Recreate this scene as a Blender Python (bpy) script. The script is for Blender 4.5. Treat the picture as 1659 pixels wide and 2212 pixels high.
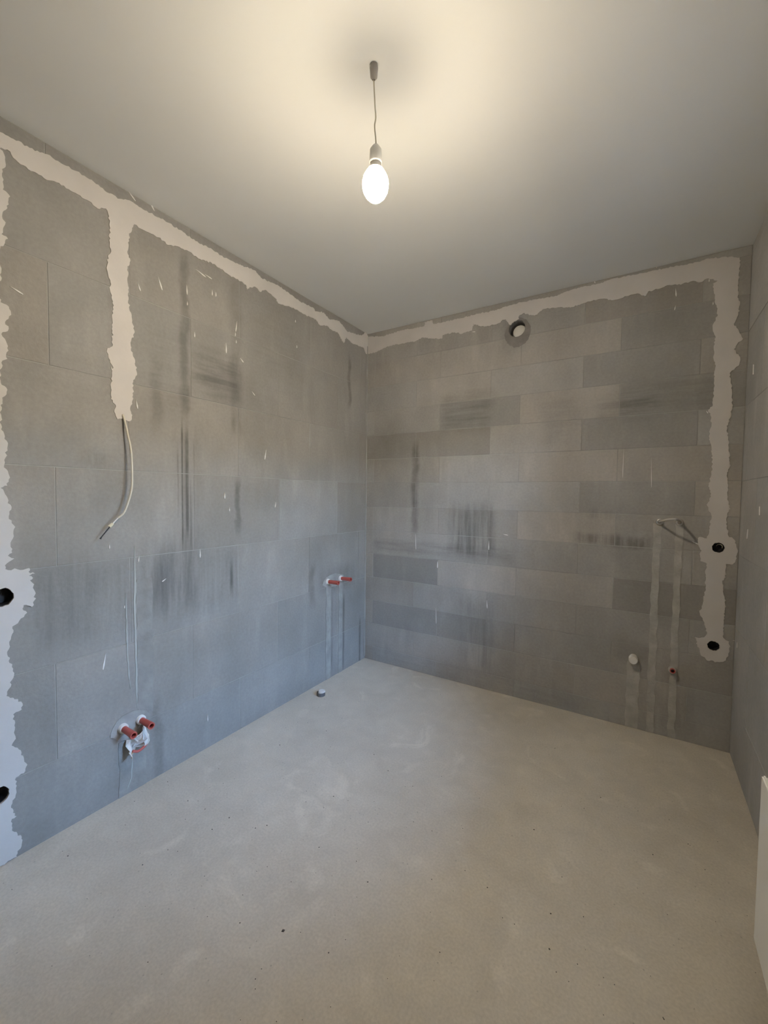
import bpy, bmesh, math, random
from mathutils import Vector, Matrix
from mathutils.geometry import delaunay_2d_cdt

for o in list(bpy.data.objects): bpy.data.objects.remove(o, do_unlink=True)
scene = bpy.context.scene
COL = scene.collection
random.seed(7)

# ------------------------------------------------------------------ camera
W, H, D = 2.407, 2.70, 4.30          # room: back wall width, height, depth (metres)
cam_data = bpy.data.cameras.new('camera')
cam_data.sensor_fit = 'HORIZONTAL'; cam_data.sensor_width = 36.0
cam_data.lens = 902.5 / 1659 * 36.0
cam_data.clip_start = 0.02
cam = bpy.data.objects.new('camera', cam_data); COL.objects.link(cam)
right = Vector((0.84935644, 0.52769132, 0.01164106))
up = Vector((-0.03120139, 0.02817999, 0.99911579))
fwd = Vector((-0.52689668, 0.84896865, -0.04039956))
M3 = Matrix((right, up, -fwd)).transposed()
cam.matrix_world = Matrix.Translation((1.9668, -2.8853, 1.3809)) @ M3.to_4x4()
scene.camera = cam

# ------------------------------------------------------------------ light
SKY_STRENGTH = 9.0
SKY_TINT = (0.92, 0.97, 1.0)
BULB_STRENGTH = 560.0
BULB_COLOUR = (1.0, 0.84, 0.62)
EXPOSURE = 0.18
world = bpy.data.worlds.new('daylight'); scene.world = world
world.use_nodes = True
wn, wl = world.node_tree.nodes, world.node_tree.links
wn.clear()
sky = wn.new('ShaderNodeTexSky'); sky.sky_type = 'NISHITA'
sky.sun_disc = False; sky.sun_elevation = math.radians(38); sky.sun_rotation = math.radians(250)
sky.air_density = 1.0; sky.dust_density = 2.0
tint = wn.new('ShaderNodeMix'); tint.data_type = 'RGBA'; tint.blend_type = 'MULTIPLY'
tint.inputs[0].default_value = 1.0; tint.inputs[7].default_value = (*SKY_TINT, 1)
bg = wn.new('ShaderNodeBackground'); bg.inputs[1].default_value = SKY_STRENGTH
wo = wn.new('ShaderNodeOutputWorld')
wl.new(sky.outputs[0], tint.inputs[6]); wl.new(tint.outputs[2], bg.inputs[0]); wl.new(bg.outputs[0], wo.inputs[0])
vs = scene.view_settings
vs.view_transform = 'Standard'; vs.look = 'None'; vs.gamma = 1.0; vs.use_curve_mapping = False
vs.exposure = EXPOSURE

# measured outlines on the walls (metres along the wall, height)
LEFT_BAND= [(2.312,2.641),(2.276,2.644),(2.229,2.645),(2.176,2.658),(2.114,2.656),(2.025,2.659),(1.959,2.645),(1.917,2.647),(1.878,2.664),(1.801,2.662),(1.719,2.666),(1.623,2.661),(1.574,2.653),(1.479,2.657),(1.409,2.653),(1.273,2.663),(1.18,2.679),(1.125,2.656),(0.995,2.67),(0.883,2.659),(0.798,2.649),(0.671,2.658),(0.647,2.642),(0.559,2.668),(0.497,2.642),(0.384,2.672),(0.287,2.627),(0.096,2.657),(0.031,2.704),(-0.003,2.686),(-0.012,2.531),(0.028,2.534),(0.062,2.572),(0.226,2.559),(0.298,2.581),(0.326,2.528),(0.4,2.582),(0.47,2.576),(0.523,2.591),(0.598,2.565),(0.647,2.589),(0.762,2.581),(0.82,2.587),(0.916,2.577),(0.995,2.563),(1.015,2.584),(1.1,2.601),(1.135,2.573),(1.17,2.586),(1.217,2.568),(1.231,2.542),(1.237,2.565),(1.273,2.576),(1.356,2.574),(1.452,2.589),(1.541,2.573),(1.6,2.584),(1.66,2.576),(1.702,2.561),(1.747,2.573),(1.803,2.569),(1.856,2.573),(1.88,2.512),(1.887,2.429),(1.877,2.413),(1.888,2.367),(1.887,2.291),(1.888,2.224),(1.876,2.178),(1.861,2.098),(1.88,2.047),(1.878,2.011),(1.861,1.975),(1.853,1.919),(1.87,1.884),(1.871,1.8),(1.884,1.746),(1.876,1.727),(1.886,1.698),(1.914,1.706),(1.939,1.698),(1.951,1.728),(1.945,1.759),(1.964,1.781),(1.959,1.877),(1.952,1.918),(1.965,1.946),(1.977,1.986),(1.955,2.008),(1.954,2.073),(1.953,2.115),(1.95,2.2),(1.961,2.236),(1.96,2.285),(1.972,2.338),(1.968,2.38),(1.955,2.415),(1.962,2.45),(1.957,2.501),(1.964,2.556),(1.973,2.574),(2.004,2.556),(2.035,2.568),(2.092,2.57),(2.139,2.576),(2.17,2.566),(2.227,2.564),(2.264,2.571),(2.294,2.595)]
LEFT_EDGE= [(2.307,2.581),(2.3,2.546),(2.308,2.509),(2.309,2.447),(2.289,2.435),(2.294,2.404),(2.312,2.361),(2.305,2.328),(2.316,2.29),(2.298,2.283),(2.309,2.257),(2.32,2.239),(2.324,2.2),(2.319,2.154),(2.327,2.102),(2.323,2.05),(2.3,2.043),(2.294,2.016),(2.312,1.985),(2.302,1.964),(2.323,1.939),(2.308,1.909),(2.308,1.855),(2.325,1.837),(2.328,1.766),(2.31,1.745),(2.324,1.705),(2.33,1.687),(2.33,1.6),(2.313,1.544),(2.324,1.474),(2.311,1.437),(2.317,1.399),(2.336,1.391),(2.324,1.369),(2.307,1.313),(2.315,1.288),(2.297,1.248),(2.309,1.198),(2.308,1.153),(2.32,1.144),(2.302,1.132),(2.329,1.11),(2.328,1.096),(2.293,1.09),(2.258,1.09),(2.261,1.076),(2.242,1.066),(2.261,1.06),(2.248,1.051),(2.257,1.044),(2.245,1.026),(2.246,1.006),(2.244,0.983),(2.244,0.965),(2.253,0.94),(2.278,0.953),(2.279,0.933),(2.268,0.922),(2.296,0.889),(2.312,0.881),(2.314,0.852),(2.329,0.782),(2.31,0.706),(2.334,0.627),(2.314,0.613),(2.288,0.581),(2.291,0.559),(2.316,0.552),(2.311,0.465),(2.323,0.436),(2.305,0.418),(2.288,0.371),(2.278,0.339),(2.289,0.312),(2.313,0.309),(2.311,0.277),(2.312,0.251),(2.329,0.21),(2.324,0.178),(2.314,0.16),(2.327,0.159),(2.328,0.116),(2.321,0.103),(2.3,0.07),(2.299,0.051),(2.313,0.016),(2.316,0.004)]
BACK_BAND= [(0.002,2.677),(0.15,2.655),(0.215,2.661),(0.325,2.667),(0.518,2.66),(0.525,2.69),(0.582,2.692),(0.598,2.658),(0.662,2.658),(0.869,2.66),(0.964,2.664),(1.004,2.658),(1.094,2.663),(1.182,2.672),(1.242,2.673),(1.334,2.67),(1.439,2.663),(1.535,2.679),(1.588,2.681),(1.701,2.678),(1.757,2.689),(1.907,2.685),(1.986,2.682),(2.086,2.68),(2.13,2.672),(2.229,2.677),(2.298,2.668),(2.356,2.647),(2.355,2.521),(2.355,2.452),(2.365,2.402),(2.359,2.348),(2.343,2.308),(2.361,2.278),(2.384,2.223),(2.359,2.194),(2.348,2.174),(2.376,2.129),(2.374,2.093),(2.335,2.05),(2.348,1.963),(2.353,1.872),(2.339,1.78),(2.331,1.773),(2.346,1.681),(2.353,1.552),(2.341,1.508),(2.35,1.458),(2.349,1.386),(2.364,1.329),(2.351,1.299),(2.349,1.264),(2.36,1.184),(2.386,1.164),(2.403,1.108),(2.395,1.057),(2.385,1.031),(2.355,1.031),(2.359,0.974),(2.343,0.929),(2.356,0.849),(2.363,0.8),(2.356,0.725),(2.358,0.628),(2.384,0.612),(2.387,0.56),(2.374,0.506),(2.345,0.49),(2.292,0.488),(2.262,0.518),(2.235,0.605),(2.276,0.613),(2.287,0.646),(2.266,0.71),(2.25,0.751),(2.263,0.799),(2.272,0.889),(2.267,0.979),(2.274,1.023),(2.245,1.036),(2.24,1.073),(2.248,1.095),(2.229,1.133),(2.234,1.169),(2.269,1.164),(2.277,1.21),(2.283,1.297),(2.261,1.349),(2.279,1.393),(2.267,1.459),(2.28,1.539),(2.273,1.648),(2.258,1.721),(2.268,1.778),(2.26,1.838),(2.251,1.867),(2.27,1.888),(2.27,2.01),(2.275,2.102),(2.262,2.147),(2.267,2.26),(2.254,2.311),(2.274,2.371),(2.26,2.452),(2.248,2.541),(2.267,2.551),(2.227,2.574),(2.193,2.562),(2.162,2.577),(2.089,2.573),(2.052,2.582),(1.996,2.573),(1.951,2.571),(1.936,2.547),(1.906,2.569),(1.844,2.569),(1.782,2.563),(1.703,2.587),(1.629,2.583),(1.583,2.578),(1.538,2.571),(1.475,2.588),(1.393,2.597),(1.37,2.596),(1.339,2.571),(1.304,2.575),(1.247,2.599),(1.219,2.584),(1.222,2.568),(1.184,2.552),(1.162,2.538),(1.141,2.567),(1.134,2.584),(1.106,2.58),(1.093,2.567),(1.026,2.562),(0.966,2.571),(0.905,2.599),(0.895,2.556),(0.819,2.546),(0.764,2.568),(0.671,2.566),(0.664,2.54),(0.585,2.555),(0.507,2.579),(0.436,2.561),(0.272,2.569),(0.186,2.566),(0.085,2.539),(-0.006,2.541)]
LSPLASH= [((2.277, 2.111), 0.042, 70), ((1.742, 2.365), 0.061, 20), ((1.839, 2.307), 0.036, 20), ((1.606, 2.394), 0.055, 4), ((1.528, 2.507), 0.061, 75), ((1.483, 2.509), 0.042, 80), ((1.461, 2.437), 0.03, 0), ((1.439, 2.437), 0.024, 0), ((1.308, 2.314), 0.061, -8), ((1.315, 2.269), 0.021, 0), ((1.376, 2.174), 0.055, 2), ((1.565, 2.185), 0.027, 0), ((1.271, 2.138), 0.03, 50), ((1.188, 1.968), 0.03, 50), ((1.096, 1.619), 0.061, -10), ((1.013, 1.313), 0.036, -12), ((1.541, 1.065), 0.045, 0), ((1.389, 1.369), 0.036, 2), ((1.358, 1.292), 0.024, 0), ((1.978, 1.145), 0.021, 0), ((1.855, 1.075), 0.03, -5), ((1.855, 1.78), 0.042, 10), ((2.005, 0.647), 0.073, -10), ((1.92, 0.868), 0.018, 0), ((1.736, 0.956), 0.024, -60), ((1.503, 0.168), 0.042, 3), ((0.841, 2.508), 0.015, 0), ((0.827, 2.348), 0.018, 0), ((1.961, 1.829), 0.018, 20), ((1.958, 1.911), 0.027, 25), ((1.868, 2.692), 0.048, 50), ((1.782, 2.706), 0.061, 35), ((1.309, 2.23), 0.018, 0), ((1.604, 2.327), 0.024, 0)]
BSPLASH= [((0.906, 2.544), 0.027, 80), ((2.084, 2.534), 0.048, 5), ((2.083, 2.45), 0.027, -10), ((2.0, 1.532), 0.182, 2), ((1.856, 1.59), 0.182, 0), ((1.05, 1.036), 0.067, 0), ((1.165, 1.118), 0.036, 80), ((0.47, 1.022), 0.121, 3), ((1.046, 0.616), 0.061, 4), ((0.653, 0.469), 0.121, 2), ((0.658, 0.859), 0.048, 0), ((2.412, 0.619), 0.03, 80), ((2.215, 1.137), 0.042, 60), ((2.246, 1.855), 0.018, 30), ((2.231, 2.565), 0.021, 0), ((1.987, 2.705), 0.021, 10), ((1.67, 2.7), 0.027, 20), ((2.252, 2.437), 0.018, 0)]
LSTAIN= [(1.619, 2.167, 0.021, 0.401, 0.32, 0), (1.611, 1.411, 0.066, 0.308, 0.22, 1), (1.659, 1.435, 0.004, 0.183, 0.4, 1), (1.637, 1.424, 0.004, 0.301, 0.5, 0), (1.611, 1.436, 0.008, 0.257, 0.55, 0), (1.573, 1.451, 0.004, 0.178, 0.4, 1), (1.591, 1.273, 0.002, 0.166, 0.45, 0), (1.311, 2.165, 0.036, 0.398, 0.22, 0), (1.3, 1.309, 0.017, 0.139, 0.42, 0), (1.423, 2.01, 0.129, 0.103, 0.4, 2), (1.764, 0.916, 0.484, 0.163, 0.22, 1), (1.764, 1.834, 0.026, 0.157, 0.2, 0), (2.026, 1.511, 0.045, 0.035, 0.25, 1), (1.345, 0.905, 0.01, 0.074, 0.45, 0), (1.309, 1.768, 0.031, 0.04, 0.25, 1), (1.713, 0.996, 0.139, 0.157, 0.2, 1), (1.778, 0.165, 0.023, 0.207, 0.25, 0), (0.667, 0.744, 0.03, 0.129, 0.3, 0), (1.136, 1.367, 0.143, 0.083, 0.12, 0), (1.019, 2.31, 0.191, 0.418, 0.08, 2), (1.683, 1.974, 0.115, 0.204, 0.14, 2), (0.506, 0.344, 0.008, 0.245, 0.5, 1), (0.442, 0.343, 0.009, 0.268, 0.5, 1), (0.297, 0.303, 0.01, 0.278, 0.5, 1), (0.075, 0.146, 0.01, 0.198, 0.5, 0), (0.248, 2.253, 0.018, 0.191, 0.35, 0), (2.053, 1.863, 0.271, 0.127, 0.08, 2), (0.375, 0.741, 0.214, 0.083, 0.22, 0)]
BSTAIN= [(0.916, 1.133, 0.155, 0.168, 0.5, 1), (0.647, 0.975, 0.578, 0.04, 0.25, 2), (1.804, 1.119, 0.205, 0.034, 0.45, 1), (0.461, 1.435, 0.024, 0.341, 0.4, 0), (0.859, 1.989, 0.186, 0.133, 0.3, 2), (0.978, 0.392, 0.113, 0.249, 0.25, 1), (1.94, 0.458, 0.104, 0.062, 0.18, 0), (1.929, 1.013, 0.096, 0.074, 0.12, 0), (1.488, 1.87, 0.095, 0.155, 0.1, 2), (1.862, 1.92, 0.157, 0.07, 0.2, 2), (2.047, 1.969, 0.244, 0.093, 0.2, 2), (0.251, 1.781, 0.217, 0.15, 0.12, 0), (1.75, 1.282, 0.077, 0.026, 0.2, 1), (0.843, 0.068, 0.784, 0.05, 0.12, 2), (2.131, 0.161, 0.119, 0.116, 0.15, 1), (1.203, 2.495, 0.095, 0.125, 0.12, 0)]

# ------------------------------------------------------------------ materials
def new_mat(name):
    m = bpy.data.materials.new(name); m.use_nodes = True
    nt = m.node_tree; nt.nodes.clear()
    out = nt.nodes.new('ShaderNodeOutputMaterial'); p = nt.nodes.new('ShaderNodeBsdfPrincipled')
    nt.links.new(p.outputs[0], out.inputs[0])
    return m, nt, p

def plain(name, col, rough=0.6, bump=0.0, bscale=60, vary=0.0, vscale=8, metallic=0.0):
    m, nt, p = new_mat(name)
    p.inputs['Base Color'].default_value = (*col, 1); p.inputs['Roughness'].default_value = rough
    p.inputs['Metallic'].default_value = metallic
    geo = nt.nodes.new('ShaderNodeNewGeometry')
    if vary:
        n = nt.nodes.new('ShaderNodeTexNoise'); n.inputs['Scale'].default_value = vscale; n.inputs['Detail'].default_value = 5
        nt.links.new(geo.outputs['Position'], n.inputs['Vector'])
        r = nt.nodes.new('ShaderNodeMapRange'); r.inputs[1].default_value = 0.3; r.inputs[2].default_value = 0.7
        r.inputs[3].default_value = 1 - vary; r.inputs[4].default_value = 1 + vary
        nt.links.new(n.outputs[0], r.inputs[0])
        mx = nt.nodes.new('ShaderNodeVectorMath'); mx.operation = 'SCALE'
        mx.inputs[0].default_value = col
        nt.links.new(r.outputs[0], mx.inputs['Scale']); nt.links.new(mx.outputs[0], p.inputs['Base Color'])
    if bump:
        n2 = nt.nodes.new('ShaderNodeTexNoise'); n2.inputs['Scale'].default_value = bscale; n2.inputs['Detail'].default_value = 4
        nt.links.new(geo.outputs['Position'], n2.inputs['Vector'])
        b = nt.nodes.new('ShaderNodeBump'); b.inputs['Strength'].default_value = bump; b.inputs['Distance'].default_value = 0.01
        nt.links.new(n2.outputs[0], b.inputs['Height']); nt.links.new(b.outputs[0], p.inputs['Normal'])
    return m

# one reusable soft box mask for the stains on the walls
sg = bpy.data.node_groups.new('soft_box', 'ShaderNodeTree')
for nm in ('u', 'v', 'cu', 'cv', 'hu', 'hv', 'su', 'sv'):
    sg.interface.new_socket(nm, in_out='INPUT', socket_type='NodeSocketFloat')
sg.interface.new_socket('mask', in_out='OUTPUT', socket_type='NodeSocketFloat')
gi = sg.nodes.new('NodeGroupInput'); go = sg.nodes.new('NodeGroupOutput')
def _axis(x, c, h, s):
    a = sg.nodes.new('ShaderNodeMath'); a.operation = 'SUBTRACT'; sg.links.new(gi.outputs[x], a.inputs[0]); sg.links.new(gi.outputs[c], a.inputs[1])
    b = sg.nodes.new('ShaderNodeMath'); b.operation = 'ABSOLUTE'; sg.links.new(a.outputs[0], b.inputs[0])
    d = sg.nodes.new('ShaderNodeMath'); d.operation = 'SUBTRACT'; sg.links.new(gi.outputs[h], d.inputs[0]); sg.links.new(b.outputs[0], d.inputs[1])
    e = sg.nodes.new('ShaderNodeMapRange'); e.interpolation_type = 'SMOOTHSTEP'
    ng = sg.nodes.new('ShaderNodeMath'); ng.operation = 'MULTIPLY'; ng.inputs[1].default_value = -1.0; sg.links.new(gi.outputs[s], ng.inputs[0])
    sg.links.new(d.outputs[0], e.inputs[0]); sg.links.new(ng.outputs[0], e.inputs[1]); sg.links.new(gi.outputs[s], e.inputs[2])
    return e
mu, mv = _axis('u', 'cu', 'hu', 'su'), _axis('v', 'cv', 'hv', 'sv')
mm = sg.nodes.new('ShaderNodeMath'); mm.operation = 'MULTIPLY'
sg.links.new(mu.outputs[0], mm.inputs[0]); sg.links.new(mv.outputs[0], mm.inputs[1]); sg.links.new(mm.outputs[0], go.inputs[0])

def block_mat(name, axis, stains, base):
    """grey concrete: per-block tone from the object colour, cloudy grain, run-down dirt stains at fixed places"""
    m, nt, p = new_mat(name); N, L = nt.nodes, nt.links
    p.inputs['Roughness'].default_value = 0.75
    geo = N.new('ShaderNodeNewGeometry'); sep = N.new('ShaderNodeSeparateXYZ'); L.new(geo.outputs['Position'], sep.inputs[0])
    if axis == 'x': u = sep.outputs[0]
    else:
        mneg = N.new('ShaderNodeMath'); mneg.operation = 'MULTIPLY'; mneg.inputs[1].default_value = -1; L.new(sep.outputs[1], mneg.inputs[0]); u = mneg.outputs[0]
    v = sep.outputs[2]
    def math_(op, a, b=None):
        n = N.new('ShaderNodeMath'); n.operation = op
        for i, q in enumerate((a, b)):
            if q is None: continue
            if isinstance(q, (int, float)): n.inputs[i].default_value = q
            else: L.new(q, n.inputs[i])
        return n.outputs[0]
    def noise(sx, sy, sz, detail=5, rough=0.55):
        mp = N.new('ShaderNodeVectorMath'); mp.operation = 'MULTIPLY'; mp.inputs[1].default_value = (sx, sy, sz)
        L.new(geo.outputs['Position'], mp.inputs[0])
        n = N.new('ShaderNodeTexNoise'); n.inputs['Scale'].default_value = 1; n.inputs['Detail'].default_value = detail; n.inputs['Roughness'].default_value = rough
        L.new(mp.outputs[0], n.inputs['Vector']); return n.outputs[0]
    def rng(x, a, b, c, d):
        r = N.new('ShaderNodeMapRange')
        L.new(x, r.inputs[0])
        for i, q in enumerate((a, b, c, d)): r.inputs[i + 1].default_value = q
        return r.outputs[0]
    cloud = rng(noise(3.2, 3.2, 2.4), 0.3, 0.7, 0.86, 1.12)
    grain = rng(noise(70, 70, 70, 3), 0.3, 0.7, 0.94, 1.06)
    pale = rng(noise(9, 9, 2.2, 5), 0.55, 0.75, 1.0, 1.14)             # pale lime runs
    runs = noise(22, 22, 1.6, 6, 0.65)                                      # vertical drips
    smears = noise(2.2, 2.2, 24, 6, 0.65)                                   # level trowel smears
    plainn = noise(14, 14, 10, 5)
    tex = [rng(plainn, 0.25, 0.7, 0.55, 1.15), rng(runs, 0.38, 0.66, 0.15, 1.15), rng(smears, 0.38, 0.66, 0.2, 1.15)]
    jn = math_('MULTIPLY', math_('SUBTRACT', noise(6, 6, 6, 4), 0.5), 0.08)
    u2 = math_('ADD', u, jn); v2 = math_('ADD', v, jn)
    tot = None
    for cu, cv, hu, hv, st, k in stains:
        g = N.new('ShaderNodeGroup'); g.node_tree = sg
        fine = hu < 0.012
        L.new(u if fine else u2, g.inputs['u']); L.new(v2, g.inputs['v'])
        for nm, q in (('cu', cu), ('cv', cv), ('hu', hu), ('hv', hv), ('su', min(0.05, hu * 0.7)), ('sv', min(0.07, hv * 0.7))): g.inputs[nm].default_value = q
        s = math_('MULTIPLY', math_('MULTIPLY', g.outputs[0], tex[k]), st)
        tot = s if tot is None else math_('ADD', tot, s)
    fac = math_('MULTIPLY', math_('MULTIPLY', cloud, grain), pale)
    if tot is not None:
        dirt = math_('MINIMUM', tot, 0.62)
        fac = math_('MULTIPLY', fac, math_('SUBTRACT', 1.0, dirt))
    oi = N.new('ShaderNodeObjectInfo')
    c1 = N.new('ShaderNodeVectorMath'); c1.operation = 'MULTIPLY'; c1.inputs[1].default_value = base; L.new(oi.outputs['Color'], c1.inputs[0])
    c2 = N.new('ShaderNodeVectorMath'); c2.operation = 'SCALE'; L.new(c1.outputs[0], c2.inputs[0]); L.new(fac, c2.inputs['Scale'])
    L.new(c2.outputs[0], p.inputs['Base Color'])
    b = N.new('ShaderNodeBump'); b.inputs['Strength'].default_value = 0.25; b.inputs['Distance'].default_value = 0.004
    L.new(noise(90, 90, 90, 4), b.inputs['Height']); L.new(b.outputs[0], p.inputs['Normal'])
    return m

WALL = (0.285, 0.280, 0.268)
M = {
 'left': block_mat('grey_block_left', 'y', LSTAIN, WALL),
 'back': block_mat('grey_block_back', 'x', BSTAIN, (0.355, 0.35, 0.335)),
 'right': block_mat('grey_block_right', 'y', [], (0.40, 0.40, 0.39)),
 'joint': plain('mortar_joint', (0.35, 0.345, 0.33), 0.85, 0.3, 60, 0.2, 5),
 'chase_left': plain('chase_mortar_pale', (0.335, 0.33, 0.315), 0.85, 0.4, 45, 0.16, 14),
 'chase_grey': plain('chase_mortar_grey', (0.285, 0.28, 0.265), 0.85, 0.4, 45, 0.16, 14),
 'chase': plain('chase_mortar', (0.43, 0.42, 0.39), 0.85, 0.4, 45, 0.16, 14),
 'dark_mortar': plain('dark_mortar', (0.235, 0.225, 0.215), 0.85, 0.4, 50, 0.15, 14),
 'plaster': plain('pale_gypsum', (0.60, 0.575, 0.55), 0.7, 0.12, 22, 0.05, 6),
 'splash': plain('white_gypsum', (0.78, 0.77, 0.75), 0.7),
 'trickle': plain('lime_run', (0.42, 0.43, 0.42), 0.8),
 'ceiling': plain('ceiling_paint', (0.745, 0.755, 0.738), 0.75, 0.05, 9, 0.02, 1.5),
 'white_plastic': plain('white_plastic', (0.78, 0.77, 0.74), 0.35),
 'cream_plastic': plain('cream_plastic', (0.72, 0.68, 0.52), 0.4),
 'cable': plain('cable_sheath', (0.66, 0.62, 0.52), 0.45),
 'black': plain('black_plastic', (0.012, 0.012, 0.015), 0.5),
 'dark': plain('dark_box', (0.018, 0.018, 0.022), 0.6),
 'red': plain('red_plastic', (0.50, 0.105, 0.085), 0.4),
 'dark_red': plain('dark_red_plastic', (0.26, 0.03, 0.04), 0.5),
 'brass': plain('brass', (0.62, 0.52, 0.36), 0.35, metallic=0.8),
 'chrome': plain('chrome', (0.62, 0.60, 0.57), 0.3, metallic=0.9),
 'enamel': plain('white_enamel', (0.90, 0.90, 0.86), 0.25),
 'grey_tube': plain('grey_tube', (0.35, 0.33, 0.31), 0.5),
 'grit': plain('grit', (0.09, 0.085, 0.08), 0.8),
 'pipe_grey': plain('grey_pipe', (0.13, 0.135, 0.14), 0.45),
 'blocker_facade': plain('blocker_render', (0.30, 0.27, 0.23), 0.85, 0.0, 10, 0.05, 2),
 'pale_tube': plain('pale_tube', (0.52, 0.50, 0.47), 0.5),
 'copper': plain('copper', (0.55, 0.26, 0.14), 0.35, metallic=0.9),
}

def floor_mat():
    m, nt, p = new_mat('screed'); N, L = nt.nodes, nt.links
    p.inputs['Roughness'].default_value = 0.62
    geo = N.new('ShaderNodeNewGeometry')
    def noise(s, d=5, dist=0.0):
        n = N.new('ShaderNodeTexNoise'); n.inputs['Scale'].default_value = s; n.inputs['Detail'].default_value = d; n.inputs['Distortion'].default_value = dist
        L.new(geo.outputs['Position'], n.inputs['Vector']); return n.outputs[0]
    def rng(x, a, b, c, d):
        r = N.new('ShaderNodeMapRange'); L.new(x, r.inputs[0])
        for i, q in enumerate((a, b, c, d)): r.inputs[i + 1].default_value = q
        return r.outputs[0]
    def mul(a, b):
        n = N.new('ShaderNodeMath'); n.operation = 'MULTIPLY'; L.new(a, n.inputs[0]); L.new(b, n.inputs[1]); return n.outputs[0]
    f = mul(rng(noise(1.6), 0.3, 0.7, 0.92, 1.08), rng(noise(9, 6, 0.6), 0.3, 0.7, 0.95, 1.05))
    f = mul(f, rng(noise(120, 3), 0.3, 0.7, 0.92, 1.07))
    f = mul(f, rng(noise(4.5, 6, 1.2), 0.60, 0.74, 1.0, 1.16))          # pale trowel smears
    v = N.new('ShaderNodeTexVoronoi'); v.inputs['Scale'].default_value = 24; L.new(geo.outputs['Position'], v.inputs['Vector'])
    f = mul(f, rng(v.outputs['Distance'], 0.04, 0.075, 0.72, 1.0))        # small pits
    c = N.new('ShaderNodeVectorMath'); c.operation = 'SCALE'; c.inputs[0].default_value = FLOOR_COL
    L.new(f, c.inputs['Scale']); L.new(c.outputs[0], p.inputs['Base Color'])
    b = N.new('ShaderNodeBump'); b.inputs['Strength'].default_value = 0.25; b.inputs['Distance'].default_value = 0.004
    L.new(noise(45, 5), b.inputs['Height']); L.new(b.outputs[0], p.inputs['Normal'])
    return m
FLOOR_COL = (0.60, 0.555, 0.475)
M['floor'] = floor_mat()

bm_, nt_, p_ = new_mat('lit_bulb')
p_.inputs['Base Color'].default_value = (0.9, 0.9, 0.88, 1)
p_.inputs['Emission Color'].default_value = (*BULB_COLOUR, 1); p_.inputs['Emission Strength'].default_value = BULB_STRENGTH
_gg = nt_.nodes.new('ShaderNodeNewGeometry'); _ss = nt_.nodes.new('ShaderNodeSeparateXYZ'); nt_.links.new(_gg.outputs['Position'], _ss.inputs[0])
_cr = nt_.nodes.new('ShaderNodeMapRange'); _cr.interpolation_type = 'SMOOTHSTEP'        # the diffuser glows less towards its neck
for _i, _q in enumerate((2.378, 2.310, BULB_STRENGTH * 0.06, BULB_STRENGTH)): _cr.inputs[_i + 1].default_value = _q
nt_.links.new(_ss.outputs[2], _cr.inputs[0]); nt_.links.new(_cr.outputs[0], p_.inputs['Emission Strength'])
M['lit'] = bm_
gm = bpy.data.materials.new('pane_glass'); gm.use_nodes = True; gm.node_tree.nodes.clear()
_o = gm.node_tree.nodes.new('ShaderNodeOutputMaterial'); _m = gm.node_tree.nodes.new('ShaderNodeMixShader')
_t = gm.node_tree.nodes.new('ShaderNodeBsdfTransparent'); _g = gm.node_tree.nodes.new('ShaderNodeBsdfGlossy'); _g.inputs['Roughness'].default_value = 0.02
_f = gm.node_tree.nodes.new('ShaderNodeFresnel'); _f.inputs[0].default_value = 1.45
for a, b in ((_f.outputs[0], _m.inputs[0]), (_t.outputs[0], _m.inputs[1]), (_g.outputs[0], _m.inputs[2]), (_m.outputs[0], _o.inputs[0])): gm.node_tree.links.new(a, b)
M['glass'] = gm

# ------------------------------------------------------------------ helpers
def link(name, me, mat=None, parent=None, smooth=False):
    o = bpy.data.objects.new(name, me); COL.objects.link(o)
    if mat is not None and not me.materials: me.materials.append(M[mat] if isinstance(mat, str) else mat)
    if parent is not None: o.parent = parent
    if smooth:
        for f in me.polygons: f.use_smooth = True
    return o
def mesh(name, verts, faces):
    me = bpy.data.meshes.new(name); me.from_pydata([tuple(v) for v in verts], [], faces); me.update(); return me
def tag(o, label=None, cat=None, group=None, kind=None):
    if label: o['label'] = label
    if cat: o['category'] = cat
    if group: o['group'] = group
    if kind: o['kind'] = kind
    return o
def empty(name, loc, label, cat, group=None):
    o = bpy.data.objects.new(name, None); o.empty_display_size = 0.05; COL.objects.link(o); o.location = loc
    return tag(o, label, cat, group)
def boxes(name, lst, mat, parent=None, bevel=0.0):
    bm = bmesh.new()
    for (x0, y0, z0, x1, y1, z1) in lst:
        r = bmesh.ops.create_cube(bm, size=1)
        for v in r['verts']:
            v.co = Vector(((x0 + x1) / 2 + v.co.x * (x1 - x0), (y0 + y1) / 2 + v.co.y * (y1 - y0), (z0 + z1) / 2 + v.co.z * (z1 - z0)))
    if bevel: bmesh.ops.bevel(bm, geom=bm.edges[:], offset=bevel, segments=2, affect='EDGES')
    me = bpy.data.meshes.new(name); bm.to_mesh(me); bm.free()
    return link(name, me, mat, parent)
def frame_of(axis):
    a = Vector(axis).normalized(); t = Vector((0, 0, 1)) if abs(a.z) < 0.9 else Vector((1, 0, 0))
    b = a.cross(t).normalized(); return a, b, a.cross(b)
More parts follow.
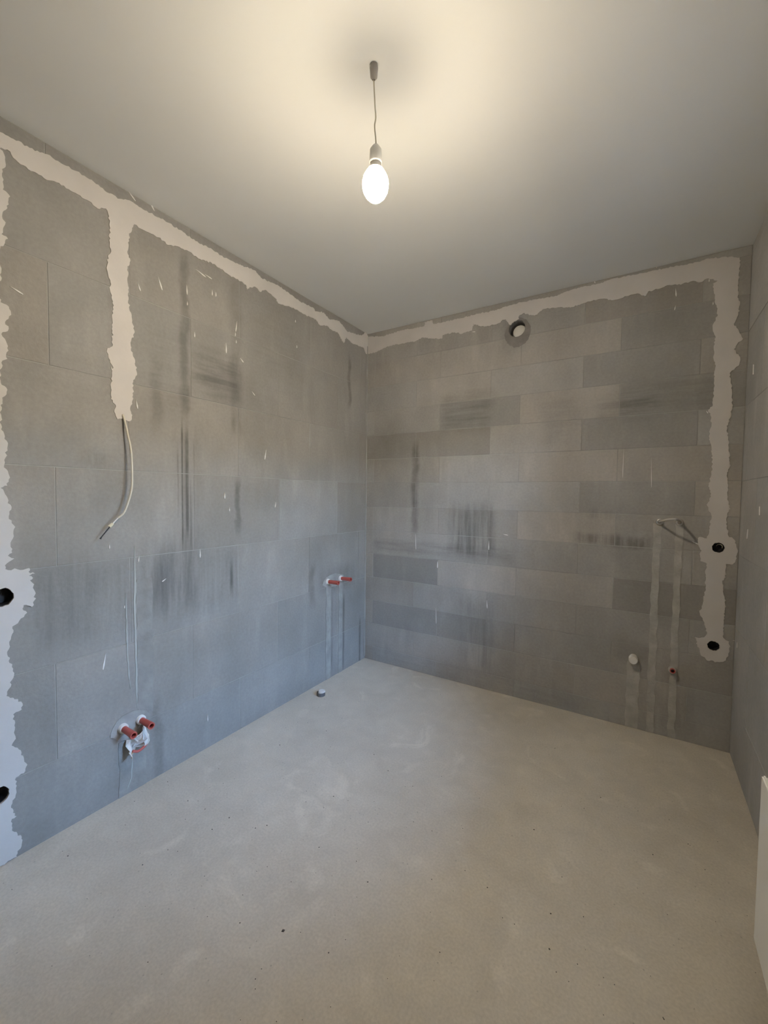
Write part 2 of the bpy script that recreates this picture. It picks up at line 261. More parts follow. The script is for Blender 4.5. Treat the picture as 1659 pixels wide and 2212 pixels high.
def lathe(name, origin, axis, prof, mat, parent=None, n=28, smooth=True):
    """prof: list of (distance along axis, radius)"""
    a, b, c = frame_of(axis); o = Vector(origin); vs, fs = [], []
    for (t, r) in prof:
        for i in range(n):
            q = 2 * math.pi * i / n; vs.append(o + a * t + (b * math.cos(q) + c * math.sin(q)) * max(r, 1e-5))
    for k in range(len(prof) - 1):
        for i in range(n):
            j = (i + 1) % n; fs.append((k * n + i, k * n + j, (k + 1) * n + j, (k + 1) * n + i))
    me = mesh(name, vs, fs)
    bm = bmesh.new(); bm.from_mesh(me); bmesh.ops.remove_doubles(bm, verts=bm.verts[:], dist=1e-5)
    bmesh.ops.recalc_face_normals(bm, faces=bm.faces[:]); bm.to_mesh(me); bm.free()
    o_ = link(name, me, mat, parent, smooth)
    if smooth: me.set_sharp_from_angle(angle=math.radians(40))
    return o_
def tube(name, pts, rad, mat, parent=None, n=10, sub=8):
    """smooth round tube through points (Catmull-Rom)"""
    P = [Vector(p) for p in pts]; Q = []
    for i in range(len(P) - 1):
        p0, p1, p2, p3 = P[max(i - 1, 0)], P[i], P[i + 1], P[min(i + 2, len(P) - 1)]
        for k in range(sub):
            t = k / sub
            Q.append(0.5 * ((2 * p1) + (p2 - p0) * t + (2 * p0 - 5 * p1 + 4 * p2 - p3) * t * t + (3 * p1 - p0 - 3 * p2 + p3) * t ** 3))
    Q.append(P[-1]); vs, fs = [], []
    ref = None
    for i, q in enumerate(Q):
        d = (Q[min(i + 1, len(Q) - 1)] - Q[max(i - 1, 0)]).normalized()
        if ref is None: _, ref, _ = frame_of(d)
        ref = (ref - d * ref.dot(d)).normalized(); c = d.cross(ref)
        r = rad(i / (len(Q) - 1)) if callable(rad) else rad
        for k in range(n):
            a = 2 * math.pi * k / n; vs.append(q + (ref * math.cos(a) + c * math.sin(a)) * r)
    for i in range(len(Q) - 1):
        for k in range(n):
            j = (k + 1) % n; fs.append((i * n + k, i * n + j, (i + 1) * n + j, (i + 1) * n + k))
    fs.append(tuple(range(n))[::-1]); fs.append(tuple((len(Q) - 1) * n + k for k in range(n)))
    return link(name, mesh(name, vs, fs), mat, parent, True)

MAP = {  # (u along the wall, z, d out of the wall into the room)
 'left': lambda u, z, d: Vector((d, -u, z)),
 'back': lambda u, z, d: Vector((u, -d, z)),
 'right': lambda u, z, d: Vector((W - d, -u, z)),
}
def area2(o): return sum(o[i][0] * o[(i + 1) % len(o)][1] - o[(i + 1) % len(o)][0] * o[i][1] for i in range(len(o)))
def ragged(o, step=0.009, amp=0.0042, seed=1):
    rn = random.Random(seed); out = []
    for i in range(len(o)):
        a, b = o[i], o[(i + 1) % len(o)]; out.append(a)
        l = math.hypot(b[0] - a[0], b[1] - a[1]); k = int(l / step)
        for j in range(1, k + 1):
            t = j / (k + 1); nx, ny = -(b[1] - a[1]) / l, (b[0] - a[0]) / l; e = rn.uniform(-amp, amp)
            out.append((a[0] + (b[0] - a[0]) * t + nx * e, a[1] + (b[1] - a[1]) * t + ny * e))
    return out
def inside(c, poly):
    r = False
    for i in range(len(poly)):
        (x1, y1), (x2, y2) = poly[i], poly[i - 1]
        if (y1 > c[1]) != (y2 > c[1]) and c[0] < (x2 - x1) * (c[1] - y1) / (y2 - y1) + x1: r = not r
    return r
def patch(name, wall, outlines, d0, d1, mat, parent, holes=()):
    """flat-faced skim of mortar or plaster with its own thickness, any outline, holes left open"""
    f = MAP[wall]; vs, fs = [], []
    for o in outlines:
        loops = [list(o)] + [list(h) for h in holes]
        pts, edges = [], []
        for lp_ in loops:
            k = len(pts); pts += [Vector(q) for q in lp_]; edges += [(k + i, k + (i + 1) % len(lp_)) for i in range(len(lp_))]
        v2, e2, f2 = delaunay_2d_cdt(pts, edges, [], 1, 1e-6)[:3]
        n = len(v2); k = len(vs)
        f2 = [t for t in f2 if (lambda c: inside(c, loops[0]) and not any(inside(c, h) for h in loops[1:]))(sum((v2[i] for i in t), Vector((0, 0))) / len(t))]
        vs += [f(q[0], q[1], d1) for q in v2] + [f(q[0], q[1], d0) for q in v2]
        count = {}
        for t in f2:
            fs.append(tuple(k + i for i in t)); fs.append(tuple(k + n + i for i in reversed(t)))
            for i in range(len(t)):
                e = (t[i], t[(i + 1) % len(t)]); count[e] = count.get(e, 0) + 1
        for (i, j) in count:
            if (j, i) not in count: fs.append((k + j, k + i, k + n + i, k + n + j))
    me = mesh(name, vs, fs)
    bm = bmesh.new(); bm.from_mesh(me); bmesh.ops.recalc_face_normals(bm, faces=bm.faces[:]); bm.to_mesh(me); bm.free()
    return link(name, me, mat, parent)
def cut(objs, cutters):
    """subtract cutter meshes from the objects for good"""
    for o in objs:
        for c in cutters:
            m = o.modifiers.new('b', 'BOOLEAN'); m.operation = 'DIFFERENCE'; m.object = c; m.solver = 'EXACT'
    bpy.context.view_layer.update()
    dg = bpy.context.evaluated_depsgraph_get()
    for o in objs:
        me = bpy.data.meshes.new_from_object(o.evaluated_get(dg)); o.modifiers.clear(); o.data = me
def cutter(wall, u, z, r, d0, d1, n=24, wob=0.0, seed=0):
    rn = random.Random(seed); f = MAP[wall]; ring = [(u + r * (1 + rn.uniform(-wob, wob)) * math.cos(2 * math.pi * i / n), z + r * (1 + rn.uniform(-wob, wob)) * math.sin(2 * math.pi * i / n)) for i in range(n)]
    vs = [f(a, b, d0) for a, b in ring] + [f(a, b, d1) for a, b in ring]
    fs = [tuple(range(n)), tuple(range(n, 2 * n))] + [(i, (i + 1) % n, n + (i + 1) % n, n + i) for i in range(n)]
    me = mesh('cutter', vs, fs); bm = bmesh.new(); bm.from_mesh(me); bmesh.ops.recalc_face_normals(bm, faces=bm.faces[:]); bm.to_mesh(me); bm.free()
    o = bpy.data.objects.new('cutter', me); COL.objects.link(o); o['_box'] = (u - r, u + r, z - r, z + r); o['_wall'] = wall
    return o

# ------------------------------------------------------------------ the room
floor = boxes('floor', [(-0.15, -D - 0.15, -0.12, W + 0.42, 0.15, 0.0)], 'floor')
tag(floor, 'bare pale grey concrete screed floor with dust and specks', 'floor', kind='structure')
ceiling = boxes('ceiling', [(-0.15, -D - 0.15, H, W + 0.42, 0.15, H + 0.15)], 'ceiling')
tag(ceiling, 'smooth off-white painted ceiling with a hanging bulb', 'ceiling', kind='structure')
CORE = 0.0014          # joints lie this far behind the block faces
wall_left = boxes('wall_left', [(-0.15, -D, 0.0, -CORE, 0.0, H)], 'joint')
tag(wall_left, 'left wall of large grey blocks with pale plaster filled channels and dirt runs', 'wall', kind='structure')
wall_back = boxes('wall_back', [(-0.15, CORE, 0.0, W + 0.40, 0.15, H)], 'joint')
tag(wall_back, 'far wall of small grey concrete blocks with a vent hole and two socket holes', 'wall', kind='structure')
WY0, WY1, WZ0, WZ1, WT = 0.80, 1.70, 0.86, 2.20, 0.40
x0, x1 = W + CORE, W + WT
wall_right = boxes('wall_right', [(x0, -WY0, 0, x1, CORE, H), (x0, -D, 0, x1, -WY1, H), (x0, -WY1, 0, x1, -WY0, WZ0), (x0, -WY1, WZ1, x1, -WY0, H)], 'joint')
tag(wall_right, 'right wall of smooth grey blocks beside the radiator', 'wall', kind='structure')
wall_rear = boxes('wall_rear', [(-0.15, -D - 0.15, 0, W + WT, -D, H)], 'joint')
tag(wall_rear, 'plain grey wall behind the viewer', 'wall', kind='structure')

# window in the right wall above the radiator (outside the frame; the daylight comes in here)
win = empty('window_1', (W + 0.29, -(WY0 + WY1) / 2, WZ0), 'white framed window above the radiator in the right wall', 'window'); tag(win, kind='structure')
win.location = (0, 0, 0)
fx0, fx1 = W + 0.26, W + 0.33
boxes('window_frame', [(fx0, -WY1, WZ0, fx1, -WY1 + 0.06, WZ1), (fx0, -WY0 - 0.06, WZ0, fx1, -WY0, WZ1), (fx0, -WY1 + 0.06, WZ0, fx1, -WY0 - 0.06, WZ0 + 0.06), (fx0, -WY1 + 0.06, WZ1 - 0.06, fx1, -WY0 - 0.06, WZ1)], 'enamel', win)
boxes('pane', [(W + 0.293, -WY1 + 0.06, WZ0 + 0.06, W + 0.297, -WY0 - 0.06, WZ1 - 0.06)], 'glass', win)

# added house front, unseen by the camera: blocks low sky from the window
nh = empty('sky_blocker_house', (0, 0, 0), 'added unseen house front across the yard, blocks low sky from the window', 'light blocker'); tag(nh, kind='structure')
hx = W + 9.0
boxes('blocker_facade', [(hx, -14.0, -3.5, hx + 0.4, 10.0, 3.3)], 'blocker_facade', nh)
boxes('blocker_roof_edge', [(hx - 0.25, -14.2, 3.3, hx + 0.5, 10.2, 3.5)], 'dark_mortar', nh)
for r_ in range(3):
    for c_ in range(8): boxes('window', [(hx - 0.02, -12.8 + c_ * 3, -2.6 + r_ * 2.4, hx + 0.01, -11.5 + c_ * 3, -1.2 + r_ * 2.4)], 'dark', nh)  # dark panels give the added house front its windows

# blocks
_cache = {}
def block(wall, u0, u1, z0, z1, mat, parent, tone, warm=0.0):
    g = 0.0016
    w_, h_ = round(u1 - u0 - 2 * g, 3), round(z1 - z0 - 2 * g, 3)
    if w_ < 0.02 or h_ < 0.02: return None
    key = (wall, w_, h_, mat); f = MAP[wall]; o0 = f(0, 0, 0)
    if key not in _cache:
        c = 0.0012; vs = []
        for d, i in ((-0.045, 0), (-0.0008, 0), (0.0, c)):
            for a, b in ((-1, -1), (1, -1), (1, 1), (-1, 1)): vs.append(f(a * (w_ / 2 - i), b * (h_ / 2 - i), d) - o0)
        fs = [(8, 9, 10, 11), (3, 2, 1, 0)] + [(k * 4 + i, k * 4 + (i + 1) % 4, k * 4 + 4 + (i + 1) % 4, k * 4 + 4 + i) for k in (0, 1) for i in range(4)]
        me = mesh('block', vs, fs); bm = bmesh.new(); bm.from_mesh(me); bmesh.ops.recalc_face_normals(bm, faces=bm.faces[:]); bm.to_mesh(me); bm.free()
        me.materials.append(M[mat]); _cache[key] = me
    o = bpy.data.objects.new('block', _cache[key]); COL.objects.link(o); o.parent = parent
    o.location = f((u0 + u1) / 2, (z0 + z1) / 2, random.uniform(-0.0004, 0.0010))
    o.color = (tone * (1 + warm), tone, tone * (1 - warm), 1)
    o['_rect'] = (u0, u1, z0, z1); return o
def lay(wall, mat, parent, zs, joints, umax, tones, holes=(), var=0.07, umin=0.0):
    rn = random.Random(hash(wall) % 1 + len(zs) * 3 + 11); res = []
    for r in range(len(zs) - 1):
        us = [umin] + [q for q in joints(r) if umin + 0.03 < q < umax - 0.03] + [umax]
        for i in range(len(us) - 1):
            c = ((us[i] + us[i + 1]) / 2, (zs[r] + zs[r + 1]) / 2)
            if any(h[0] < c[0] < h[1] and h[2] < c[1] < h[3] for h in holes): continue
            t = 1 + rn.uniform(-var, var)
            for (tu, tz, tv) in tones:
                if us[i] < tu < us[i + 1] and zs[r] < tz < zs[r + 1]: t = tv
            b = block(wall, us[i], us[i + 1], zs[r], zs[r + 1], mat, parent, t, rn.uniform(0.0, 0.045))
            if b: res.append(b)
    return res
ZB = [0.0, 0.118] + [0.118 + 0.1945 * k for k in range(1, 14)]; ZB = [z for z in ZB if z < H - 0.02] + [H]
back_blocks = lay('back', 'back', wall_back, ZB, lambda r: [(0.075 if r % 2 == 0 else 0.458) + 0.5835 * k for k in range(-1, 5)], W,
  [(0.36, 0.80, 0.80), (0.94, 0.80, 1.12), (1.5, 0.80, 1.06), (2.1, 0.80, 0.80), (0.2, 0.60, 0.97), (0.7, 0.60, 1.08), (1.3, 0.60, 0.97), (0.36, 0.41, 0.88), (0.9, 0.41, 0.88), (1.5, 0.41, 0.95),
   (0.7, 1.78, 0.82), (0.2, 1.78, 0.86), (1.3, 1.78, 1.06), (1.9, 1.78, 0.88), (0.55, 1.97, 1.10), (0.36, 1.97, 1.0), (0.9, 1.97, 0.90), (1.5, 1.97, 1.05), (2.1, 1.97, 0.88),
   (0.2, 1.58, 0.93), (0.36, 1.58, 0.92), (0.9, 1.58, 1.06), (1.5, 1.58, 1.04), (2.1, 1.58, 0.98), (0.2, 1.38, 0.90), (0.7, 1.38, 1.06), (1.3, 1.38, 1.08), (1.9, 1.38, 0.90), (0.9, 1.19, 0.95), (1.5, 1.19, 1.08),
   (0.2, 2.16, 1.0), (0.7, 2.16, 1.05), (1.3, 2.16, 1.05), (1.9, 2.16, 0.88), (0.36, 2.36, 1.0), (0.9, 2.36, 1.06), (1.5, 2.36, 1.02), (2.1, 2.36, 0.85), (1.9, 2.55, 0.86), (2.1, 0.6, 0.95)])
ZL = [0.0, 0.305, 0.695, 1.085, 1.477, 1.867, 2.258, 2.645, H]
left_blocks = lay('left', 'left', wall_left, ZL, lambda r: [(0.095 if r % 2 == 0 else 0.385) + 0.595 * k + (0.012 if r % 3 else 0) for k in range(-1, 8)], D,
  [(0.7, 1.28, 1.10), (1.15, 1.28, 0.96), (0.2, 1.28, 0.92), (1.2, 1.6, 0.97), (0.9, 0.8, 1.04), (0.3, 0.8, 0.97)], var=0.045)
right_blocks = lay('right', 'right', wall_right, ZL, lambda r: [(0.35 if r % 2 else 0.62) + 0.6 * k for k in range(-1, 8)], WY0, [], var=0.04)
lay('right', 'right', wall_right, [WZ for WZ in ZL if WZ <= 0.70], lambda r: [WY0 + 0.6 * k + (0.3 if r % 2 else 0) for k in range(0, 6)], D, [], var=0.04, umin=WY0)

# ------------------------------------------------------------------ plaster and mortar on the walls
SOCK = [('back', 2.320, 1.116, 0.028, wall_back), ('back', 2.317, 0.574, 0.028, wall_back), ('left', 2.338, 0.994, 0.034, wall_left), ('left', 2.366, 0.268, 0.034, wall_left)]
VENT = (1.209, 2.508, 0.056)
def ring(u, z, r, wob, seed, n=24):
    rn = random.Random(seed); return [(u + r * (1 + rn.uniform(-wob, wob)) * math.cos(2 * math.pi * i / n), z + r * (1 + rn.uniform(-wob, wob)) * math.sin(2 * math.pi * i / n)) for i in range(n)]
HOLES = [ring(u, z, r * 0.97, 0.07, i) for i, (_w, u, z, r, _p) in enumerate(SOCK)]
VENT_RING = ring(VENT[0], VENT[1], VENT[2], 0.02, 9, 32)
lb = list(LEFT_BAND); lb = lb + [(2.45, 2.54)] + [(2.45, 2.625)]
left_band = patch('plaster_band', 'left', [ragged(lb, seed=3)], -0.004, 0.0035, 'plaster', wall_left)
le = [(u, max(z, 0.0005)) for u, z in LEFT_EDGE]
left_edge = patch('plaster_band', 'left', [ragged(le + [(2.56, 0.0005), (2.55, 0.4), (2.57, 0.9), (2.55, 1.4), (2.56, 2.0), (2.55, 2.56)], amp=0.004, seed=4)], -0.004, 0.0042, 'plaster', wall_left, holes=HOLES[2:4])
back_band = patch('plaster_band', 'back', [ragged(BACK_BAND, amp=0.004, seed=5)], -0.004, 0.0038, 'plaster', wall_back, holes=HOLES[0:2])

def strip(u0, u1, z0, z1, seed, amp=0.004, step=0.03):
    rn = random.Random(seed); a = []; n = max(2, int((z1 - z0) / step))
    for i in range(n + 1): a.append((u1 + rn.uniform(-amp, amp), z0 + (z1 - z0) * i / n))
    for i in range(n, -1, -1): a.append((u0 + rn.uniform(-amp, amp), z0 + (z1 - z0) * i / n))
    return a
def oval(u, z, ru, rz, seed, wob=0.08, n=22):
    rn = random.Random(seed); return [(u + ru * (1 + rn.uniform(-wob, wob)) * math.cos(2 * math.pi * i / n), z + rz * (1 + rn.uniform(-wob, wob)) * math.sin(2 * math.pi * i / n)) for i in range(n)]
# filled pipe chases
chases = []
for wall, par, lst in (('back', wall_back, [(2.020, 2.058, 0.001, 1.235, 1), (2.125, 2.160, 0.001, 1.235, 2), (1.912, 1.978, 0.001, 0.40, 3)]),
                       ('left', wall_left, [(0.458, 0.513, 0.001, 0.715, 4), (0.318, 0.362, 0.001, 0.715, 5), (1.832, 1.952, 0.001, 0.255, 6), (1.795, 1.868, 0.335, 0.98, 7)])):
    for (u0, u1, z0, z1, sd) in lst:
        chases.append(patch('chase_filling', wall, [strip(u0, u1, z0, z1, sd)], -0.004, 0.0022 + 0.0003 * (sd % 3), 'chase' if wall == 'back' else ('chase_left' if sd < 6 else 'chase_grey'), par))
# wiped mortar around the pipe ends and the vent
chases.append(patch('mortar_patch', 'left', [oval(0.425, 0.735, 0.130, 0.048, 8)], -0.004, 0.0031, 'chase_left', wall_left))
chases.append(patch('mortar_patch', 'left', [oval(1.90, 0.315, 0.085, 0.062, 9)], -0.004, 0.0034, 'chase_left', wall_left))
vent_ring = patch('mortar_ring', 'back', [oval(1.214, 2.480, 0.084, 0.096, 10, 0.07, 48)], -0.004, 0.0020, 'dark_mortar', wall_back, holes=[VENT_RING])
# corner seam
patch('corner_mortar', 'left', [strip(0.001, 0.014, 0.02, 2.60, 12, 0.0025, 0.05)], -0.004, 0.004, 'joint', wall_left)
# lime runs and white splashes
for nm, pts, w in (('lime_run', [(1.914, 0.929), (1.911, 0.802), (1.911, 0.675), (1.906, 0.567), (1.899, 0.483)], 0.006),
                   ('lime_run', [(1.873, 1.135), (1.874, 0.879), (1.873, 0.62), (1.870, 0.379)], 0.010),
                   ('lime_run', [(1.893, 0.16), (1.90, 0.066), (1.919, 0.022)], 0.005)):
    rn = random.Random(len(pts)); o = []
    dense = []
    for i in range(len(pts) - 1):
        for k in range(6): t = k / 6; dense.append((pts[i][0] + (pts[i + 1][0] - pts[i][0]) * t, pts[i][1] + (pts[i + 1][1] - pts[i][1]) * t))
    dense.append(pts[-1])
    tp = lambda k: 0.15 + 0.85 * min(1.0, 5.0 * min(k, len(dense) - 1 - k) / (len(dense) - 1))      # thin at both ends
    o = [(u + w * tp(k) * rn.uniform(0.25, 0.65), z) for k, (u, z) in enumerate(dense)] + [(u - w * tp(k) * rn.uniform(0.25, 0.65), z) for k, (u, z) in list(enumerate(dense))[::-1]]
    patch(nm, 'left', [o], -0.002, 0.0030, 'trickle', wall_left)
def splashes(wall, lst, par, seed):
    rn = random.Random(seed); outs = []
    for (u, z), h, a in lst:
        a = math.radians(a) * (-1 if wall == 'left' else 1); w = 0.0036 + 0.045 * min(h, 0.06) * rn.uniform(0.5, 1.2)
        if h > 0.1: w = 0.003
        shp = [(-0.2, -0.5), (0.3, -0.46), (0.55, -0.2), (0.25, 0.15), (0.05, 0.5), (-0.3, 0.12), (-0.5, -0.22)]
        outs.append([(u + (x * w) * math.cos(a) - (y * h) * math.sin(a), z + (x * w) * math.sin(a) + (y * h) * math.cos(a)) for x, y in shp])
    return tag(patch('plaster_splash', wall, outs, -0.002, 0.0034, 'splash', par), kind='stuff')
splashes('left', LSPLASH, wall_left, 1); splashes('back', BSPLASH, wall_back, 2)
splashes('right', [((0.16, 2.02), 0.05, 5), ((0.20, 1.21), 0.05, -15), ((0.43, 1.33), 0.04, 10), ((0.08, 0.62), 0.03, 0)], wall_right, 3)

# ------------------------------------------------------------------ holes for the sockets and the vent
cutters = {'back': [], 'left': []}
for i, (wl_, u, z, r, par) in enumerate(SOCK): cutters[wl_].append(cutter(wl_, u, z, r, 0.03, -0.052, wob=0.07, seed=i))
cutters['back'].append(cutter('back', VENT[0], VENT[1], VENT[2], 0.03, -0.11, wob=0.02, seed=9))
def hit(o, c):
    if '_rect' not in o: return True
    a, b = o['_rect'], c['_box']; return a[0] < b[1] and a[1] > b[0] and a[2] < b[3] and a[3] > b[2]
for wl_, objs in (('back', [wall_back] + back_blocks), ('left', [wall_left] + left_blocks)):
    for o in objs:
        cs = [c for c in cutters[wl_] if hit(o, c)]
        if cs: cut([o], cs)
for cs in cutters.values():
    for c in cs: bpy.data.objects.remove(c, do_unlink=True)
for o in bpy.data.objects:
    if '_rect' in o: del o['_rect']

labels = ['open round socket hole beside the water outlets, upper of two in the right plaster band', 'open round socket hole, lower of two in the right plaster band',
          'open socket hole cut off by the left picture edge, upper of two in the plaster', 'open socket hole cut off by the left picture edge, lower of two near the floor']
for (wl_, u, z, r, par), lb_ in zip(SOCK, labels):
    f = MAP[wl_]; ax = f(0, 0, -1) - f(0, 0, 0)
    s = empty('socket_box', (0, 0, 0), lb_, 'socket box', 'empty socket boxes')
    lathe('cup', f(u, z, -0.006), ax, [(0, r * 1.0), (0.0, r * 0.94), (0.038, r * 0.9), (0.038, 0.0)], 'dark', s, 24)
    q = lambda a, b, d: f(u + a * r, z + b * r, d)
    tube('wire', [q(-0.2, 0.2, -0.038), q(0.1, 0.62, -0.018), q(0.6, 0.45, -0.012), q(0.7, -0.1, -0.022)], 0.0022, 'cable' if lb_ is labels[0] else 'black', s, 8, 6)
# vent: set-back white duct with a plug
v = empty('vent_duct', (0, 0, 0), 'round vent hole with white plugged duct under the plaster band on the far wall', 'vent')
vo = MAP['back'](VENT[0], VENT[1], -0.004)
lathe('sleeve', vo, (0, 1, 0), [(0.0, 0.0555), (0.0, 0.0535), (0.10, 0.0535), (0.10, 0.0)], 'dark_mortar', v, 32)
lathe('plug', MAP['back'](VENT[0] + 0.008, VENT[1] - 0.010, -0.028), (0.10, 1, -0.15), [(-0.006, 0.0), (-0.005, 0.030), (0.0, 0.041), (0.012, 0.043), (0.06, 0.043)], 'white_plastic', v, 32)

# ------------------------------------------------------------------ hanging bulb
BX, BY = 1.232, -1.774
pb = empty('hanging_bulb', (0, 0, 0), 'bare lit light bulb hanging on a thin wire from the ceiling', 'light bulb')
lathe('terminal', (1.222, BY, H), (0, 0, -1), [(0.0, 0.011), (0.010, 0.013), (0.036, 0.011), (0.045, 0.004)], 'grey_tube', pb, 16)
tube('wire', [(1.222, BY, H - 0.03), (1.223, BY, 2.64), (1.226, BY + 0.002, 2.58), (1.231, BY, 2.54), (1.227, BY, 2.515), (BX, BY, 2.47), (BX, BY, 2.435)], 0.0022, 'cable', pb, 8, 8)
lathe('socket', (BX, BY, 2.455), (0, 0, -1), [(0.0, 0.0), (0.0, 0.010), (0.012, 0.018), (0.050, 0.020), (0.053, 0.017)], 'white_plastic', pb, 24)
lathe('base', (BX, BY, 2.404), (0, 0, -1), [(0.0, 0.0), (0.0, 0.015), (0.010, 0.018), (0.020, 0.0225), (0.022, 0.0245)], 'white_plastic', pb, 32)
prof = [(0.0, 0.0240), (0.008, 0.0300), (0.020, 0.0365), (0.036, 0.0405), (0.050, 0.0400), (0.064, 0.0365), (0.077, 0.029), (0.087, 0.019), (0.092, 0.0)]
lathe('globe', (BX, BY, 2.382), (0, 0, -1), prof, 'lit', pb, 32)

# ------------------------------------------------------------------ cable on the left wall
pc = empty('power_cable', (0, 0, 0), 'pale cable hanging out of the plaster strip on the left wall', 'cable')
tube('sheath', [(0.002, -1.916, 1.722), (0.012, -1.914, 1.700), (0.024, -1.908, 1.640), (0.036, -1.900, 1.560), (0.042, -1.900, 1.450), (0.042, -1.906, 1.380), (0.036, -1.930, 1.297), (0.032, -1.956, 1.268)], 0.0042, 'cable', pc, 10, 8)
tube('core', [(0.032, -1.956, 1.268), (0.031, -1.966, 1.257), (0.031, -1.978, 1.243)], 0.0028, 'white_plastic', pc, 8, 4)
lathe('connector', (0.031, -1.976, 1.246), (-0.02, -0.7, -0.7), [(0, 0.0), (0, 0.0055), (0.012, 0.007), (0.020, 0.0075), (0.020, 0.0)], 'cream_plastic', pc, 12)
tube('wire_end', [(0.031, -1.988, 1.233), (0.029, -2.002, 1.214), (0.026, -2.018, 1.192), (0.025, -2.024, 1.182)], lambda t: 0.0022 + 0.002 * max(0, t - 0.7) / 0.3, 'black', pc, 8, 5)

# ------------------------------------------------------------------ pipe stubs with red plugs
def stub(name, wall, u, z, e, tilt, label, group, r=0.0145):
    f = MAP[wall]; o = f(u, z, 0.0); ax = (f(tilt[0], tilt[1], 1) - f(0, 0, 0)).normalized()
    t = empty(name, (0, 0, 0), label, 'pipe plug', group)
    lathe('collar', o, ax, [(-0.02, 0.0), (-0.02, 0.021), (0.014, 0.021), (0.018, 0.018), (0.018, 0.0)], 'white_plastic' if wall == 'left' else 'chase', t, 24)
    pl = lathe('plug', o, ax, [(0.016, r * 0.92), (0.05, r * 0.95), (e - 0.02, r), (e, r * 1.06), (e, r * 0.72), (e - 0.045, r * 0.66), (e - 0.045, 0.0)], 'red', t, 24)
    lathe('bore', o, ax, [(e - 0.0445, 0.0), (e - 0.0445, r * 0.66), (e - 0.012, r * 0.69)], 'dark_red', pl, 20)
    return t
g = 'red plugged water pipe stubs on the left wall'
stub('pipe_plug', 'left', 1.935, 0.318, 0.098, (0.0, -0.05), 'red plugged pipe stub low on the left wall, farther from the corner', g)
stub('pipe_plug', 'left', 1.857, 0.322, 0.098, (0.0, -0.03), 'red plugged pipe stub low on the left wall, right beside the scrap', g)
stub('pipe_plug', 'left', 0.500, 0.738, 0.105, (0.0, 0.02), 'red plugged pipe stub near the corner, left one of the higher pair', g)
stub('pipe_plug', 'left', 0.348, 0.738, 0.105, (0.0, 0.02), 'red plugged pipe stub near the corner, right one of the higher pair', g)
stub('pipe_plug', 'back', 2.137, 0.398, 0.060, (-0.03, 0.22), 'small dark red pipe plug on the far wall under the socket hole', None, 0.0125)

# crumpled scrap hanging under the left pair
rn = random.Random(5)
sc = empty('plastic_scrap', (0, 0, 0), 'crumpled white plastic scrap with red bits wedged under two red pipe plugs', 'scrap')
bm = bmesh.new(); n1, n2 = 9, 7; grid = []
for i in range(n1):
    row = []
    for j in range(n2):
        s_, t_ = i / (n1 - 1) - 0.5, j / (n2 - 1) - 0.5
        row.append(bm.verts.new((0.034 + 0.022 * math.sin(7 * s_ + 3 * t_) + rn.uniform(-0.012, 0.012), -1.885 + s_ * 0.085 + rn.uniform(-0.006, 0.006), 0.240 + t_ * 0.075 + s_ * 0.045 + rn.uniform(-0.006, 0.006))))
    grid.append(row)
for i in range(n1 - 1):
    for j in range(n2 - 1):
        a, b, c, d = grid[i][j], grid[i + 1][j], grid[i + 1][j + 1], grid[i][j + 1]
        bm.faces.new((a, b, c)); bm.faces.new((a, c, d))
me = bpy.data.meshes.new('film'); bm.to_mesh(me); bm.free()
film = link('film', me, 'white_plastic', sc); md = film.modifiers.new('thick', 'SOLIDIFY'); md.thickness = 0.0015
tube('red_strip', [(0.045, -1.915, 0.215), (0.05, -1.895, 0.205), (0.048, -1.87, 0.208), (0.04, -1.845, 0.218)], 0.006, 'red', sc, 8, 5)
tube('tie', [(0.002, -1.90, 0.265), (0.03, -1.898, 0.258), (0.044, -1.89, 0.245)], 0.004, 'white_plastic', sc, 8, 5)

# ------------------------------------------------------------------ drain ends
dc = empty('drain_cap', (0, 0, 0), 'white capped drain pipe end on the far wall left of the small red plug', 'pipe cap')
lathe('pipe', (1.944, 0.02, 0.428), (0, -1, 0), [(0.0, 0.0), (0.0, 0.0215), (0.045, 0.0215), (0.045, 0.0)], 'white_plastic', dc, 28)
lathe('cap', (1.944, -0.022, 0.428), (0, -1, 0), [(0.0, 0.0225), (0.0, 0.0245), (0.028, 0.0245), (0.034, 0.0215), (0.036, 0.0)], 'white_plastic', dc, 28)
fp = empty('floor_pipe', (0, 0, 0), 'short grey drain pipe with white cap standing on the floor near the corner', 'drain pipe')
lathe('pipe', (0.122, -0.708, -0.02), (0, 0, 1), [(0.0, 0.0), (0.0, 0.029), (0.042, 0.029), (0.042, 0.025), (0.036, 0.025), (0.036, 0.0)], 'pipe_grey', fp, 28)
lathe('cap', (0.124, -0.702, 0.012), (0.04, 0.06, 1), [(0.0, 0.0), (0.0, 0.0235), (0.014, 0.0240), (0.019, 0.0215), (0.020, 0.0)], 'white_plastic', fp, 28)

# ------------------------------------------------------------------ two water outlets joined by a test loop
lp = empty('water_outlets', (0, 0, 0), 'two water outlets joined by a thin bent test tube on the far wall', 'water outlet')
for u in (2.049, 2.143):
    lathe('outlet', (u, 0.02, 1.246), (0, -1, 0), [(0.0, 0.0), (0.0, 0.019), (0.030, 0.019), (0.034, 0.016), (0.036, 0.012), (0.036, 0.010), (0.012, 0.009), (0.012, 0.0)], 'chrome', lp, 24)
    lathe('nipple', (u, -0.004, 1.246), (0, -1, 0), [(0.0, 0.0), (0.0, 0.0085), (0.034, 0.0085), (0.034, 0.0)], 'grey_tube', lp, 16)
tube('test_tube', [(2.049, -0.025, 1.246), (2.050, -0.07, 1.250), (2.062, -0.125, 1.258), (2.085, -0.182, 1.268), (2.104, -0.200, 1.271), (2.120, -0.182, 1.268), (2.136, -0.125, 1.258), (2.142, -0.07, 1.250), (2.143, -0.025, 1.246)], 0.0062, 'pale_tube', lp, 10, 8)

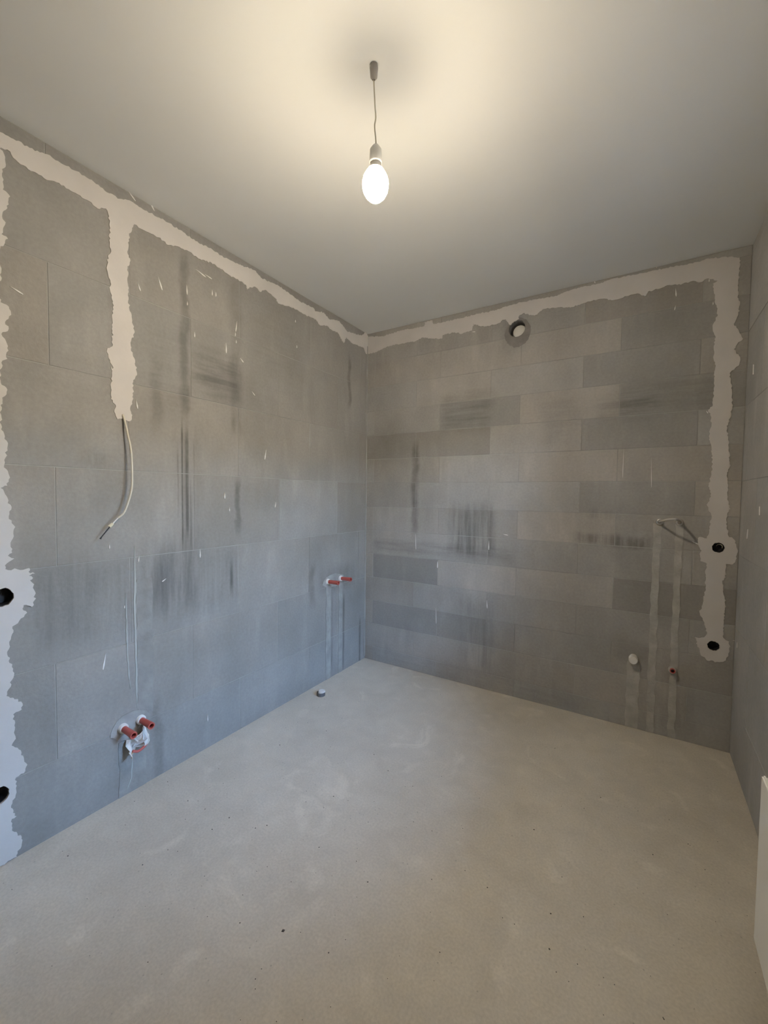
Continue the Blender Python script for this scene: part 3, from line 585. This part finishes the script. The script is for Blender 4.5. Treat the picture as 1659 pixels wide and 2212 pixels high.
# ------------------------------------------------------------------ radiator
rd = empty('radiator', (0, 0, 0), 'white panel radiator on the right wall at the picture edge', 'radiator')
ry0, ry1, rz0, rz1 = -2.34, -1.335, 0.118, 0.602
boxes('front_panel', [(2.275, ry0, rz0, 2.287, ry1, rz1)], 'enamel', rd, 0.004)
boxes('back_panel', [(2.352, ry0 + 0.01, rz0 + 0.01, 2.364, ry1 - 0.01, rz1 - 0.01)], 'enamel', rd, 0.003)
for y in (ry0 + 0.004, ry1 - 0.010): boxes('side_cover', [(2.2875, y, rz0 + 0.015, 2.351, y + 0.006, rz1 - 0.004)], 'enamel', rd)
boxes('top_grille', [(2.2875, ry0 + 0.012 + i * 0.028, rz1 - 0.006, 2.351, ry0 + 0.024 + i * 0.028, rz1 - 0.002) for i in range(35)], 'enamel', rd)
boxes('fins', [(2.289, ry0 + 0.03 + i * 0.04, rz0 + 0.03, 2.350, ry0 + 0.033 + i * 0.04, rz1 - 0.02) for i in range(24)], 'enamel', rd)
for y in (ry0 + 0.18, ry1 - 0.20): boxes('bracket', [(2.364, y, 0.30, W + 0.002, y + 0.03, 0.46)], 'enamel', rd)

# ------------------------------------------------------------------ grit on the floor
rn = random.Random(21); vs, fs = [], []
def crumb(x, y, r):
    b = len(vs); k = [(1, 0, 0), (-1, 0, 0), (0, 1, 0), (0, -1, 0), (0, 0, 1), (0, 0, -0.3)]
    a = rn.uniform(0, 6.28)
    for (i, j, l) in k:
        q = rn.uniform(0.6, 1.2) * r; vs.append((x + (i * math.cos(a) - j * math.sin(a)) * q, y + (i * math.sin(a) + j * math.cos(a)) * q, l * q * 0.8 + 0.0002))
    for t in ((0, 2, 4), (2, 1, 4), (1, 3, 4), (3, 0, 4), (2, 0, 5), (1, 2, 5), (3, 1, 5), (0, 3, 5)): fs.append(tuple(b + i for i in t))
crumb(1.041, -1.969, 0.0065)
for _ in range(260):
    x = rn.uniform(0.05, W - 0.1); y = -abs(rn.triangular(0.2, 3.0, 1.7)); crumb(x, y, rn.choice((0.0014, 0.0016, 0.002, 0.0024, 0.0034)))
gr = link('floor_grit', mesh('floor_grit', vs, fs), 'grit')
tag(gr, 'scattered tiny dark grit crumbs lying on the concrete floor', 'grit', kind='stuff')
